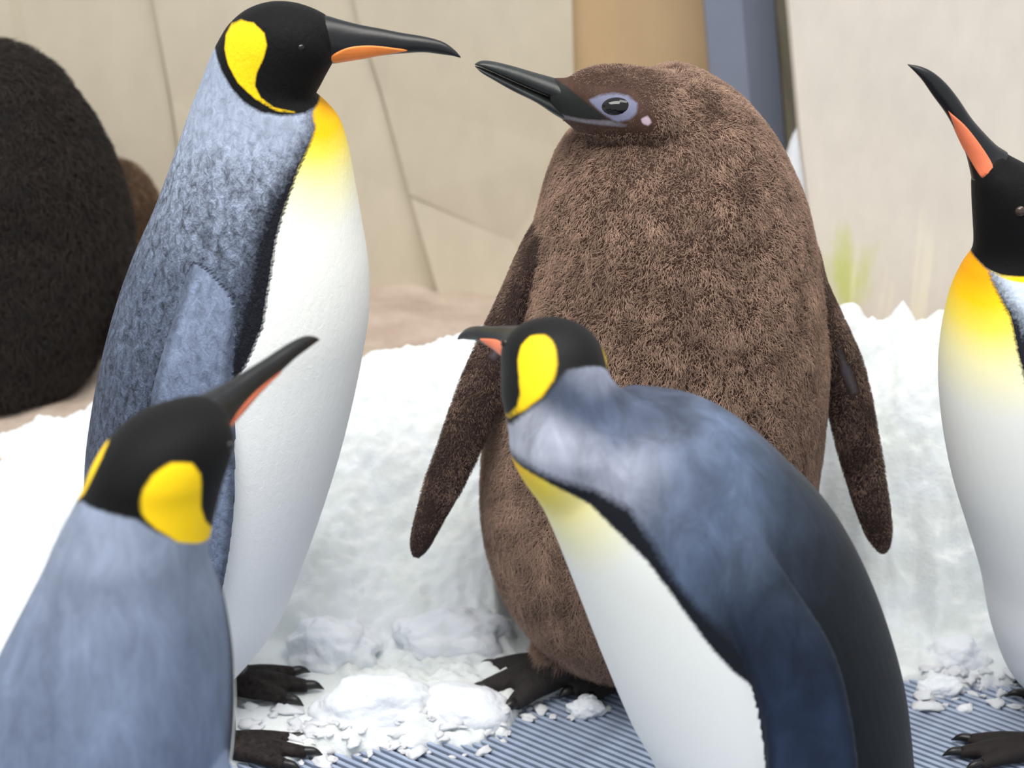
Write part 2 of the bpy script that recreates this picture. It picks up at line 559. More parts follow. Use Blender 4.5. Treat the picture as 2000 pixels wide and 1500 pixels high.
snow_bvh = BVHTree.FromPolygons([Vector(v) for v in V], F)
def snow_z(x, y):
    h = snow_bvh.ray_cast(Vector((x, y, 1.0)), Vector((0, 0, -1)))
    return max(h[0].z, 0.0) if h[0] else 0.0

def lump_mesh(name, seed, sx, sy, sz, sub=4, amp=0.28):
    import bmesh
    bm = bmesh.new()
    bmesh.ops.create_icosphere(bm, subdivisions=sub, radius=1.0)
    for v in bm.verts:
        p = v.co.copy()
        k = 1 + amp * noise.fractal(p * 1.3 + Vector((seed * 7.1, 0, 0)), 1.1, 2.0, 4) + 0.03 * noise.noise(p * 9 + Vector((seed, 3, 0)))
        p *= k
        if p.z < -0.45: p.z = -0.45 - (abs(p.z) - 0.45) * 0.15
        v.co = Vector((p.x * sx, p.y * sy, (p.z + 0.45) * sz))
    me = bpy.data.meshes.new(name)
    bm.to_mesh(me); bm.free()
    me.shade_smooth()
    return me
def chunk(px, py, w, d, h, label, seed, group=None, rz=0.0, sub=5, amp=0.28, on_snow=True, dz=0.0):
    g = ground(px, py)
    o = obj('snow_chunk', lump_mesh('snow_chunk', seed, w / 2, d / 2, h / 1.45, sub, amp), M_CHUNK)
    z = min(snow_z(g.x, g.y), 0.05) if on_snow else 0.0
    o.location = (g.x, g.y, z - 0.004 + dz)
    o.rotation_euler = (0, 0, rz)
    tag(o, label, 'snow', group)
    return o
chunk(905, 1398, 0.118, 0.085, 0.045, 'large smooth oval slab of packed snow beside the brown chick\'s foot', 3, rz=-0.25, amp=0.14, on_snow=False)
chunk(735, 1405, 0.15, 0.085, 0.062, 'broad rounded heap of snow at the edge of the grating', 8, rz=0.15, amp=0.2, on_snow=False)
chunk(650, 1300, 0.12, 0.08, 0.075, 'knobbly snow heap behind the upright penguin\'s toes', 12, amp=0.3, on_snow=False)
chunk(880, 1278, 0.16, 0.07, 0.075, 'low ridge of loose snow behind the large oval slab', 17, rz=0.1, amp=0.3, on_snow=False)
chunk(1142, 1392, 0.045, 0.030, 0.026, 'small crumbly snow lump between the brown chick\'s feet', 21, amp=0.35, on_snow=False)
chunk(1865, 1300, 0.085, 0.06, 0.045, 'rounded snow lump on the grating near the dark bowed back', 25, amp=0.25, on_snow=False)
chunk(1840, 1348, 0.055, 0.035, 0.024, 'flat wedge of snow lying on the grating slats', 29, amp=0.3, on_snow=False)
chunk(1885, 1385, 0.022, 0.016, 0.010, 'tiny snow nugget alone on the bare grating slats', 33, amp=0.3, sub=3, on_snow=False)
crumb_meshes = [lump_mesh('snow_crumb', 40 + k, 1, 1, 0.8, 2, 0.8) for k in range(6)]
for c in crumb_meshes: c.materials.append(M_CHUNK)
zones = [((560, 1000), (1430, 1490), 80, 'loose crumb of snow on the grating before the broad rounded snow heap'),
         ((1790, 1995), (1325, 1385), 40, 'loose crumb of snow on the grating by the raised-beak penguin'),
         ((1030, 1200), (1385, 1420), 8, 'loose crumb of snow on the grating under the brown chick'),
         ((480, 620), (1395, 1440), 12, 'loose crumb of snow between the toes of the upright grey-backed penguin')]
for (xa, xb), (ya, yb), n, lab in zones:
    for k in range(n):
        px = random.uniform(xa, xb)
        py = ya + (yb - ya) * random.random() ** 1.6
        if xa == 560:
            py += (700 - px) * 0.06
        g = ground(px, py)
        s = random.choice((0.003, 0.0035, 0.004, 0.005, 0.006, 0.009)) * random.uniform(0.8, 1.2)
        o = bpy.data.objects.new('snow_crumb', random.choice(crumb_meshes))
        col.objects.link(o)
        o.location = (g.x, g.y, snow_z(g.x, g.y) - 0.0005)
        o.scale = (s * random.uniform(1.0, 2.0), s * random.uniform(0.8, 1.3), s * 0.7)
        o.rotation_euler = (0, 0, random.uniform(0, 6.28))
        tag(o, lab, 'snow', 'snow crumbs ' + lab[len('loose crumb of snow '):])
# clump of snow wedged between the post and the right wall
g = at(1562, 330, 3.06)
o = obj('snow_clump', lump_mesh('snow_clump', 51, 0.035, 0.05, 0.245, 5, 0.10), M_CHUNK)
o.location = (g.x - 0.004, g.y, 0.14)
tag(o, 'upright clump of snow wedged between blue post and pale right wall', 'snow')

# ------------------------------------------------------------------ penguins
def deform_none(P): return P

class Bird:
    """one penguin: loft shells are laid out in its own upright side plane (x forward or back, z up, y to the side), then bent"""
    def __init__(s, name, label, group, loc, rz=0.0, px_plane=None, deform=None):
        s.root = tag(empty(name, loc, rz), label, 'penguin', group)
        s.Y = px_plane
        s.loc = Vector(loc)
        s.deform = deform or deform_none
        s.shells, s.kinds = [], []
        s.wrap = 0.0
    def p(s, px, py):
        if s.Y is None:
            return (px, py)
        q = at(px, py, s.Y)
        return (q.x - s.loc.x, q.z - s.loc.z)
    def poly(s, pts):
        return np.array([s.p(*q) for q in pts])
    def rows(s, st):
        return [(*s.p(*r[0]), *s.p(*r[1]), r[2], *(r[3:4])) for r in st]
    def add(s, shell, kind):
        s.shells.append(shell); s.kinds.append(kind)
        return shell
    def torso(s, st, n=150, m=64):
        s.main = s.add(loft(s.rows(st), n, m), 'torso')
        s.tb = bvh(s.main)
    def side(s, u, w, sgn):
        h = s.tb.ray_cast(Vector((u, sgn * 1.0, w)), Vector((0, -sgn, 0)))
        return h[0].y if h[0] else None
    def flipper(s, st, sgn, lift):
        """st: (front, back, half thickness); lies along the flank on side sgn"""
        rows = []
        last = None
        for k, (a, b, t) in enumerate(st):
            a, b = s.p(*a), s.p(*b)
            cu, cw = (a[0] + b[0]) / 2, (a[1] + b[1]) / 2
            y = s.side(cu, cw, sgn)
            if y is None or (last is not None and abs(y) < abs(last) - 0.02): y = last
            last = y
            rows.append((*b, *a, t, y + sgn * (lift[k] if hasattr(lift, '__len__') else lift)))
        s.add(loft(rows, 60, 28), 'flipper')
        return rows
    def foot(s, ankle, heading, length=0.105, spread=0.36, r=0.014, leg_top=None, hues=None):
        """three-toed webbed foot on the ground; ankle = local (x, y, z of the ground), heading in radians"""
        ax, ay, az = ankle
        kids = []
        top = leg_top or (ax, ay, az + 0.09)
        s.add(tube([top, (ax, ay, az + 0.045), (ax, ay, az + 0.016)], [r * 2.2, r * 1.7, r * 1.3]), 'foot')
        tips = []
        for k in (-1, 0, 1):
            a = heading + k * spread
            ln = length * (1.0 if k == 0 else 0.86)
            dx, dy = math.cos(a), math.sin(a)
            mid = (ax + dx * ln * 0.5, ay + dy * ln * 0.5, az + r * 0.95)
            tip = (ax + dx * ln, ay + dy * ln, az + r * 0.55)
            s.add(tube([(ax - dx * 0.015, ay - dy * 0.015, az + r * 1.0), mid, tip], [r * 1.15, r * 0.9, r * 0.55], flat=0.85), 'foot')
            tips.append((tip, (dx, dy)))
        # web between the toes
        for k in (-0.5, 0.5):
            a = heading + k * spread
            dx, dy = math.cos(a), math.sin(a)
            e = (ax + dx * length * 0.66, ay + dy * length * 0.66, az + r * 0.45)
            s.add(tube([(ax, ay, az + r * 0.6), ((ax + e[0]) / 2, (ay + e[1]) / 2, az + r * 0.55), e], [r * 1.0, r * 1.25, r * 1.0], flat=0.42), 'foot')
        for tip, (dx, dy) in tips:
            sh = tube([(tip[0] - dx * 0.004, tip[1] - dy * 0.004, tip[2] + 0.002), (tip[0] + dx * 0.009, tip[1] + dy * 0.009, tip[2] + 0.002),
                       (tip[0] + dx * 0.020, tip[1] + dy * 0.020, tip[2] - 0.004)], [r * 0.42, r * 0.32, 0.0006], 10, 8)
            s.claws = getattr(s, 'claws', []) + [sh]
    def build(s, mat_layers, tone, motf, relief, polys, voxel=0.0032, extra_attr=None, smooth=4, **mk):
        me = remeshed('body', s.shells, voxel, smooth)
        P = coords(me)
        groups = {}
        for sh, k in zip(s.shells, s.kinds):
            groups.setdefault(k, []).append(sh)
        D = {}
        for k, shs in groups.items():
            t = bvh(join(shs))
            D[k] = np.array([t.find_nearest(Vector(v))[3] for v in P])
        far = np.full(len(P), 1.0)
        dt = D['torso']
        isf = (D.get('flipper', far) < dt - 0.0005)
        isfoot = (D.get('foot', far) < np.minimum(dt, D.get('flipper', far)) - 0.0005)
        s.me, s.P, s.isf, s.isfoot = me, P, isf, isfoot
        s.ishead = D.get('head', far) < dt - 0.0005
        uw = P[:, [0, 2]]
        s.uw = uw
        off = isf | isfoot
        for nm, (pl, everywhere) in polys.items():
            d = sdf(uw, pl)
            if not everywhere:
                d = np.where(off, 0.2, d)
            if nm == 'd_patch' and s.wrap:
                e = (s.wrap - np.abs(P[:, 1])) * 0.8
                hh = np.clip(0.5 + 0.5 * (d - e) / 0.014, 0, 1)
                d = e * (1 - hh) + d * hh + 0.014 * hh * (1 - hh)
            fattr(me, nm, d)
        cattr(me, 'tone', tone(s))
        fattr(me, 'mottle', motf(s))
        fattr(me, 'relief', relief(s))
        for nm, f in (extra_attr or {}).items():
            cattr(me, nm, f(s))
        set_coords(me, s.deform(P))
        s.mat = mat_plumage(s.root.name + '_plumage', mat_layers, **mk)
        s.body = obj('body', me, s.mat, s.root)
        for sh in getattr(s, 'claws', []):
            obj('claw', raw_mesh('claw', s.deform(sh[0]), sh[1]), M_CLAW, s.root)
        s.bb = bvh(join(s.shells))
        return s.body
    def beak(s, st, plate=None, mat=None, plate_mat=None, both=True):
        rows = s.rows(st)
        sh = loft(rows, 60, 28)
        b = obj('beak', raw_mesh('beak', s.deform(sh[0]), sh[1]), mat or M_BEAK, s.root)
        if plate is not None:
            t = bvh(sh)
            pl = catmull(list(s.poly(plate)) + [s.p(*plate[0])], 60)[:-1]
            for sgn in (-1, 1):
                c = pl.mean(0)
                V, F = [], []
                K = 9
                for r in range(K + 1):
                    for q in pl:
                        f = 1 - r / K * 0.97
                        u, w = c + (q - c) * f
                        h = t.ray_cast(Vector((u, sgn * 0.5, w)), Vector((0, -sgn, 0)))
                        y = h[0].y if h[0] else sgn * 0.004
                        y += sgn * (0.0011 if r > 0 else -0.0012)
                        V.append((u, y, w))
                n = len(pl)
                for r in range(K):
                    for j in range(n):
                        k2 = (j + 1) % n
                        F.append((r * n + j, r * n + k2, (r + 1) * n + k2, (r + 1) * n + j))
                F.append(tuple(K * n + j for j in range(n)))
                o = obj('beak_plate', raw_mesh('beak_plate', s.deform(np.array(V)), F), plate_mat or M_PLATE, b)
                o['label'] = 'orange plate along the lower beak'
        return b
    def eye(s, pt, r=0.006, mat=None, sink=0.55, stretch=1.0):
        u, w = s.p(*pt)
        import bmesh
        for sgn in (-1, 1):
            h = s.bb.ray_cast(Vector((u, sgn * 0.5, w)), Vector((0, -sgn, 0)))
            y = (h[0].y if h[0] else sgn * 0.03) - sgn * r * sink
            bm = bmesh.new()
            bmesh.ops.create_uvsphere(bm, u_segments=20, v_segments=12, radius=r)
            V = np.array([(v.co.x * stretch + u, v.co.y + y, v.co.z + w) for v in bm.verts])
            F = [tuple(v.index for v in f.verts) for f in bm.faces]
            bm.free()
            obj('eye', raw_mesh('eye', s.deform(V), F), mat or M_EYE, s.root)

def leg_tone(s, c, skin, feather=(214, 216, 216)):
    k = sstep(0.045, 0.06, s.P[:, 2])[:, None]
    return np.where(s.isfoot[:, None], lin(skin)[None] * (1 - k) + lin(feather)[None] * k, c)
GOLD = [(232, 160, 8), (246, 196, 20), (250, 226, 90), (250, 244, 190), (246, 247, 240), (244, 246, 248)]
def belly_ramp(throat, spans):
    def f(s):
        q = np.array(s.p(*throat)) if not isinstance(throat, np.ndarray) else throat
        d = np.hypot(*(s.uw - q).T)
        return ramp(d, spans, GOLD)
    return f
YELLOW = (240, 200, 22)
HOOD = (9, 9, 10)
LAY = [('d_band', (26, 28, 36), 0.010, 0.016), ('d_belly', 'belly', 0.0018, 0.0035), ('d_hood', HOOD, 0.0016, 0.002), ('d_patch', YELLOW, 0.0012, 0.001)]

# ---- upright penguin on the left, side on, facing right
TY = 2.20
TX = at(400, 1380, TY)
T = Bird('king_penguin', 'tall upright grey-backed king penguin facing the brown chick beak to beak', 'king penguins', (TX.x, TY, 0), 0, TY)
T.torso([((320, 1345), (430, 1338), 0.03), ((250, 1295), (478, 1293), 0.085), ((207, 1200), (548, 1205), 0.112), ((183, 1100), (592, 1100), 0.124),
         ((170, 1000), (628, 1000), 0.130), ((168, 900), (660, 900), 0.132), ((180, 800), (686, 800), 0.131), ((199, 700), (707, 700), 0.127),
         ((225, 600), (721, 610), 0.122), ((260, 500), (720, 520), 0.113), ((300, 410), (706, 430), 0.102), ((334, 320), (692, 350), 0.089),
         ((357, 255), (681, 290), 0.078), ((376, 200), (664, 237), 0.067), ((394, 155), (636, 204), 0.058), ((410, 112), (616, 189), 0.053),
         ((426, 80), (627, 165), 0.051), ((447, 47), (639, 142), 0.050), ((480, 20), (648, 126), 0.048), ((522, 6), (653, 116), 0.044),
         ((565, 6), (655, 106), 0.037), ((605, 16), (656, 102), 0.028), ((636, 30), (658, 100), 0.021)])
fl = [((520, 400), (410, 380), 0.008), ((497, 500), (378, 510), 0.013), ((479, 600), (343, 620), 0.012), ((482, 700), (326, 710), 0.011),
      ((488, 800), (345, 790), 0.010), ((487, 880), (368, 880), 0.009), ((475, 980), (385, 970), 0.008), ((455, 1080), (398, 1060), 0.006), ((434, 1160), (418, 1145), 0.003)]
T.flipper(fl, -1, [-0.020, -0.008, 0.005, 0.006, 0.007, 0.008, 0.01, 0.012, 0.014])
T.flipper(fl, 1, [-0.020, -0.008, 0.005, 0.006, 0.007, 0.008, 0.01, 0.012, 0.014])
gn = ground(425, 1472); gf = ground(452, 1366)
T.foot((gn.x - TX.x, gn.y - TY, 0.0), -0.08, 0.112, 0.30, 0.015, leg_top=(gn.x - TX.x - 0.02, gn.y - TY + 0.05, 0.14))
T.foot((gf.x - TX.x - 0.005, gf.y - TY, 0.012), -0.02, 0.105, 0.36, 0.017, leg_top=(gf.x - TX.x - 0.02, gf.y - TY - 0.02, 0.14))
t_belly = T.poly([(617, 206), (624, 226), (612, 256), (595, 290), (580, 330), (566, 370), (556, 410), (550, 450), (543, 500), (534, 560), (508, 622), (478, 668), (450, 760),
                  (425, 900), (405, 1050), (392, 1200), (380, 1400), (900, 1400), (900, 150), (660, 150), (630, 182), (618, 196)])
t_band = T.poly([(612, 200), (612, 226), (590, 262), (566, 300), (540, 340), (520, 390), (508, 440), (500, 500), (482, 560), (470, 620), (440, 700), (420, 760),
                 (400, 900), (380, 1050), (365, 1200), (350, 1400), (900, 1400), (900, 150), (660, 150), (622, 196)])
t_hood = T.poly([(622, 197), (600, 199), (560, 196), (520, 187), (490, 172), (462, 147), (440, 118), (424, 92), (400, 76), (360, 0), (400, -150), (800, -150), (800, 180), (700, 150), (640, 172), (626, 190)])
T_PATCH = [(445, 60), (454, 43), (475, 31), (502, 31), (524, 45), (530, 66), (524, 90), (511, 117), (508, 141), (520, 163), (544, 181), (585, 194), (550, 187), (508, 163), (475, 136), (454, 106), (445, 82)]
t_patch = T.poly(T_PATCH)
def t_tone(s):
    u, w = s.uw.T
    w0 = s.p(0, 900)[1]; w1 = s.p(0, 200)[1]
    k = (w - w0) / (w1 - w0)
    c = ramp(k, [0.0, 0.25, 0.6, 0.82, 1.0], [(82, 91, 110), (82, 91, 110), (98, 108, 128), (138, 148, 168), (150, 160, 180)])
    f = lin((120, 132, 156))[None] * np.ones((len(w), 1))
    d = sdf(s.uw, s.poly([a for a, b, t in fl] + [b for a, b, t in fl][::-1]))
    edge = sstep(-0.012, -0.004, d)
    f = f * (1 - 0.45 * edge)[:, None]
    c = np.where(s.isf[:, None], f, c)
    return leg_tone(s, c, (36, 31, 30))
def t_mot(s):
    u, w = s.uw.T
    return np.where(s.isf, 0.5, 0.35 + 0.65 * (1 - sstep(s.p(0, 330)[1], s.p(0, 200)[1], w)))
def t_rel(s):
    u, w = s.uw.T
    r = 0.15 + 0.85 * (1 - sstep(s.p(0, 340)[1], s.p(0, 210)[1], w))
    b = sdf(s.uw, t_belly)
    r = np.where(b < 0, 0.10, r)
    h = sdf(s.uw, t_hood)
    r = np.where(h < 0, 0.25, r)
    return np.where(s.isf, 0.3, r)
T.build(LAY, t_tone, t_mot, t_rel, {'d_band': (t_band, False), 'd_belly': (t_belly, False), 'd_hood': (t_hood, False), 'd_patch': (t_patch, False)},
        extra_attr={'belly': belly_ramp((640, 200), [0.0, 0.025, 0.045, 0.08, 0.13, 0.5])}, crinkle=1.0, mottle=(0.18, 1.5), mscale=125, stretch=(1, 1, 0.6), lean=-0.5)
T_BEAK = [((612, 26), (640, 122), 0.024), ((640, 32), (655, 123), 0.020), ((668, 40), (675, 120), 0.0165), ((704, 49), (708, 115), 0.0135), ((742, 56), (746, 108), 0.011), ((782, 64), (786, 104), 0.0095),
          ((830, 72), (828, 102), 0.008), ((865, 82), (862, 106), 0.0062), ((887, 97), (884, 109), 0.0042), ((900, 111), (899, 113), 0.001)]
T_PLATE = [(642, 111), (650, 98), (680, 85), (722, 82), (772, 88), (802, 95), (762, 104), (702, 115), (658, 121)]
T.beak(T_BEAK, T_PLATE)
T.eye((594, 73), 0.0048, None, 0.8)

# ---- penguin cropped by the right edge, facing left, beak raised
RYP = 2.17
RX0 = at(2080, 1380, RYP)
R = Bird('king_penguin', 'king penguin with beak raised high and a bright orange throat by the right wall', 'king penguins', (RX0.x, RYP, 0), 0, RYP)
R.torso([((2160, 1365), (2040, 1358), 0.03), ((2230, 1310), (1975, 1312), 0.085), ((2295, 1220), (1938, 1225), 0.112), ((2338, 1110), (1917, 1120), 0.124),
         ((2350, 1010), (1890, 1030), 0.130), ((2345, 910), (1864, 945), 0.132), ((2325, 810), (1847, 865), 0.130), ((2295, 720), (1837, 785), 0.125),
         ((2265, 650), (1835, 720), 0.118), ((2235, 600), (1840, 660), 0.108), ((2210, 565), (1850, 605), 0.095), ((2190, 545), (1862, 562), 0.082),
         ((2175, 525), (1880, 522), 0.068), ((2162, 500), (1898, 494), 0.058), ((2148, 462), (1902, 474), 0.052), ((2124, 418), (1901, 440), 0.050),
         ((2090, 380), (1899, 405), 0.048), ((2050, 349), (1898, 375), 0.043), ((2010, 325), (1898, 352), 0.036), ((1975, 306), (1902, 335), 0.027), ((1952, 291), (1906, 325), 0.021)])
flr = [((2030, 700), (2110, 690), 0.010), ((2045, 800), (2150, 800), 0.012), ((2055, 900), (2180, 900), 0.012), ((2060, 1000), (2170, 1000), 0.010), ((2075, 1090), (2150, 1080), 0.008), ((2110, 1170), (2125, 1165), 0.004)]
for sg in (-1, 1):
    R.flipper(flr, sg, 0.005)
g1 = ground(2035, 1475); g2 = ground(2095, 1400)
R.foot((g1.x - RX0.x, g1.y - RYP, 0.0), math.pi + 0.06, 0.105, 0.30, 0.015, leg_top=(g1.x - RX0.x + 0.03, g1.y - RYP + 0.05, 0.13))
R.foot((g2.x - RX0.x + 0.03, g2.y - RYP + 0.04, 0.0), math.pi, 0.088, 0.34, 0.014, leg_top=(g2.x - RX0.x + 0.04, g2.y - RYP, 0.13))
r_belly = R.poly([(1918, 505), (1921, 522), (1945, 570), (1952, 625), (1967, 690), (1986, 750), (2003, 820), (2020, 900), (2040, 1000), (2060, 1150), (2080, 1400), (1700, 1400), (1700, 480), (1880, 480), (1900, 492)])
r_band = R.poly([(1925, 505), (1935, 522), (1972, 575), (1992, 640), (2015, 720), (2035, 800), (2050, 900), (2070, 1000), (2090, 1150), (2110, 1400), (1700, 1400), (1700, 480), (1880, 480), (1900, 492)])
r_hood = R.poly([(1896, 492), (1914, 503), (1940, 509), (1975, 508), (2010, 500), (2050, 480), (2090, 470), (2140, 480), (2200, 470), (2250, 300), (1900, 100), (1700, 300), (1800, 470), (1870, 470)])
r_patch = R.poly([(1918, 505), (1940, 507), (1985, 504), (2020, 488), (2050, 455), (2062, 425), (2085, 410), (2108, 425), (2112, 455), (2090, 490), (2050, 510), (2000, 516), (1950, 513)])
def r_tone(s):
    u, w = s.uw.T
    c = ramp(w, [s.p(0, 1000)[1], s.p(0, 700)[1], s.p(0, 520)[1]], [(80, 90, 110), (120, 132, 156), (196, 208, 224)])
    c = np.where(s.isf[:, None], lin((110, 122, 146))[None], c)
    return leg_tone(s, c, (40, 36, 35))
R.build(LAY, r_tone, lambda s: np.full(len(s.P), 0.6), lambda s: np.where(sdf(s.uw, r_hood) < 0, 0.25, np.where(sdf(s.uw, r_belly) < 0, 0.08, 0.5)),
        {'d_band': (r_band, False), 'd_belly': (r_belly, False), 'd_hood': (r_hood, False), 'd_patch': (r_patch, False)},
        extra_attr={'belly': belly_ramp((1895, 490), [0.02, 0.045, 0.07, 0.11, 0.17, 0.5])}, crinkle=0.7)
R.beak([((1968, 298), (1898, 350), 0.024), ((1947, 284), (1892, 322), 0.019), ((1922, 259), (1884, 294), 0.0165), ((1897, 230), (1870, 264), 0.0135), ((1870, 190), (1848, 223), 0.011), ((1846, 161), (1822, 187), 0.009),
        ((1822, 141), (1802, 158), 0.0072), ((1798, 130), (1788, 142), 0.005), ((1772, 125), (1773, 127), 0.001)],
       [(1846, 207), (1880, 236), (1913, 278), (1934, 315), (1935, 350), (1912, 340), (1891, 308), (1868, 262)], plate_mat=M_PLATE_DEEP)
R.eye((1976, 386), 0.007, M_EYE_BROWN)

# ---- helper: the upright bird's head re-used on the two birds in front (own pose)
HC = (540.0, 95.0)
def head_map(centre, scale, rot, mirror, metric):
    """pixel of the side-on head template -> coordinates of the new bird's side plane"""
    ca, sa = math.cos(rot), math.sin(rot)
    def f(q):
        x, y = (q[0] - HC[0]) * scale, -(q[1] - HC[1]) * scale       # y up
        x, y = x * ca - y * sa, x * sa + y * ca
        if mirror: x = -x
        return (centre[0] + x, centre[1] + (y if metric else -y))
    return f
HEAD_ST = [((410, 112), (616, 189), 0.053), ((426, 80), (627, 165), 0.051), ((447, 47), (639, 142), 0.050), ((480, 20), (648, 126), 0.048), ((522, 6), (653, 116), 0.044),
           ((565, 6), (655, 106), 0.037), ((605, 16), (656, 102), 0.028), ((636, 30), (658, 100), 0.021)]
HEAD_HOOD = [(622, 202), (600, 208), (580, 206), (545, 194), (506, 166), (472, 139), (450, 109), (440, 88), (425, 78), (370, 66), (380, -60), (620, -120), (800, -60), (800, 150), (700, 150), (640, 172)]

PATCH_WIDE = [(445, 60), (454, 43), (475, 31), (502, 31), (524, 45), (530, 66), (527, 92), (524, 120), (530, 148), (550, 178), (582, 204), (545, 194), (506, 168), (474, 141), (454, 108), (445, 82)]

# ---- bowing penguin in the foreground, side on facing left, head turned away
BY = 1.80
BX0 = at(1560, 1900, BY)
b_piv = at(1095, 760, BY)
def b_deform(P):
    P = np.array(P, float)
    px, pz = b_piv.x - BX0.x, b_piv.z
    # weight rises from the shoulders to the head along the neck
    a = np.array([at(1230, 850, BY).x - BX0.x, at(1230, 850, BY).z]); b = np.array([at(1075, 730, BY).x - BX0.x, at(1075, 730, BY).z])
    e = b - a
    t = ((P[:, [0, 2]] - a) @ e) / (e @ e)
    wgt = sstep(0.1, 1.0, t)
    zc = at(1075, 722, BY).z
    al = wgt * math.radians(-B_ROLL)
    y0, z0 = P[:, 1].copy(), P[:, 2] - zc
    P[:, 1] = y0 * np.cos(al) - z0 * np.sin(al)
    P[:, 2] = zc + y0 * np.sin(al) + z0 * np.cos(al)
    k = wgt * math.radians(-B_YAW)
    c, s_ = np.cos(k), np.sin(k)
    x, y = P[:, 0] - px, P[:, 1]
    Q = P.copy()
    Q[:, 0] = px + c * x - s_ * y
    Q[:, 1] = s_ * x + c * y
    return Q
B_YAW, B_ROLL = 59.0, 20.0
B = Bird('king_penguin', 'bowing dark-backed king penguin in front of the brown chick with its head turned away', 'king penguins', (BX0.x, BY, 0), 0, BY, b_deform)
hb = head_map((1072, 722), 0.96, math.radians(-8), True, False)
B.wrap = 0.029
b_body = [((1620, 2330), (1500, 2330), 0.04), ((1740, 2230), (1440, 2240), 0.09), ((1800, 2080), (1400, 2100), 0.118), ((1815, 1900), (1372, 1930), 0.130), ((1808, 1700), (1335, 1750), 0.134),
          ((1785, 1500), (1287, 1510), 0.134), ((1768, 1350), (1225, 1385), 0.132), ((1735, 1225), (1170, 1255), 0.128), ((1690, 1110), (1125, 1140), 0.122), ((1630, 1005), (1085, 1040), 0.114),
          ((1552, 920), (1052, 965), 0.103), ((1468, 845), (1034, 915), 0.092), ((1390, 800), (1028, 878), 0.080), ((1305, 783), (1030, 852), 0.067), ((1232, 772), (1026, 824), 0.058)]
b_head = [(hb(a), hb(b), w * 1.02) for a, b, w in HEAD_ST[1:]]
B.torso(b_body + b_head, 170)
flb = [((1330, 930), (1420, 880), 0.010), ((1370, 1040), (1500, 1000), 0.014), ((1440, 1190), (1590, 1130), 0.014), ((1466, 1300), (1625, 1250), 0.013), ((1472, 1420), (1640, 1380), 0.012),
       ((1485, 1540), (1640, 1520), 0.010), ((1505, 1650), (1625, 1640), 0.008), ((1540, 1750), (1590, 1745), 0.004)]
for sg in (-1, 1):
    B.flipper(flb, sg, [-0.018, -0.004, 0.008, 0.010, 0.012, 0.014, 0.016, 0.018])
for sg in (-1, 1):
    B.foot((-0.02, sg * 0.06, 0.0), math.pi, 0.1, 0.36, 0.015, leg_top=(0.0, sg * 0.05, 0.15))
b_belly = B.poly([(1000, 874), (1028, 874), (1090, 882), (1150, 911), (1200, 951), (1250, 992), (1290, 1040), (1330, 1092), (1370, 1142), (1410, 1182), (1468, 1222), (1466, 1300), (1470, 1400),
                  (1490, 1500), (1520, 1700), (1540, 2400), (1000, 2400), (900, 1200)])
b_band = B.poly([(1000, 866), (1028, 866), (1090, 870), (1160, 882), (1220, 905), (1262, 960), (1300, 1020), (1350, 1075), (1400, 1120), (1470, 1190), (1490, 1300), (1500, 1500), (1560, 2400), (1000, 2400), (900, 1200)])
b_hood = B.poly([hb(q) for q in HEAD_HOOD])
b_patch = B.poly([hb(q) for q in T_PATCH])
def b_tone(s):
    u, w = s.uw.T
    W = lambda py: s.p(0, py)[1]
    U = lambda px: s.p(px, 900)[0]
    # distance along from neck: silver neck, slate shoulders, navy-black back
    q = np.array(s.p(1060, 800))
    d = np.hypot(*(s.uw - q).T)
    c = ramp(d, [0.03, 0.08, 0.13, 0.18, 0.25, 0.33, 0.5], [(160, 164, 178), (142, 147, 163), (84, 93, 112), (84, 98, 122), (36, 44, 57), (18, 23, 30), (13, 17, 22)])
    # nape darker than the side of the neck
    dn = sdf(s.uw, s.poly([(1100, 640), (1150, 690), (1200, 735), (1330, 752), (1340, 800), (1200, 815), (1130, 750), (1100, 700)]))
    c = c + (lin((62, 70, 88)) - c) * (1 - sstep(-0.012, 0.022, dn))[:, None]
    f = np.ones((len(w), 1)) * lin((34, 46, 68))[None]
    d2 = sdf(s.uw, s.poly([a for a, b, t in flb] + [b for a, b, t in flb][::-1]))
    f = f * (1 - 0.55 * sstep(-0.014, -0.002, d2))[:, None]
    kf = np.where(s.isf, np.clip((W(1010) - w) / (W(1010) - W(1240)), 0, 1), 0.0)[:, None]
    c = c * (1 - kf) + f * kf
    return leg_tone(s, c, (36, 31, 30))
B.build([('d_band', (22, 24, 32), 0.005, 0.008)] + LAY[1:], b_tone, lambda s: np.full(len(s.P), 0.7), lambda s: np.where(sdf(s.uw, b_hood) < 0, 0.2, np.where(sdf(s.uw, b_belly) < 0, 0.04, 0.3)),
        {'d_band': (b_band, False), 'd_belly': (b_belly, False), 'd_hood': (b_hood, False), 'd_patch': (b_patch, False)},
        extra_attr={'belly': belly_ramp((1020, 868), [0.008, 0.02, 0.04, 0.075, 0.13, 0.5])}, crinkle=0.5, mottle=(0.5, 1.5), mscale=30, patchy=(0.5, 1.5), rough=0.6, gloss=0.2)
B.beak([(hb(a), hb(b), w) for a, b, w in T_BEAK], [hb(q) for q in T_PLATE], plate_mat=M_PLATE_DEEP)
B.eye(hb((600, 74)), 0.006)

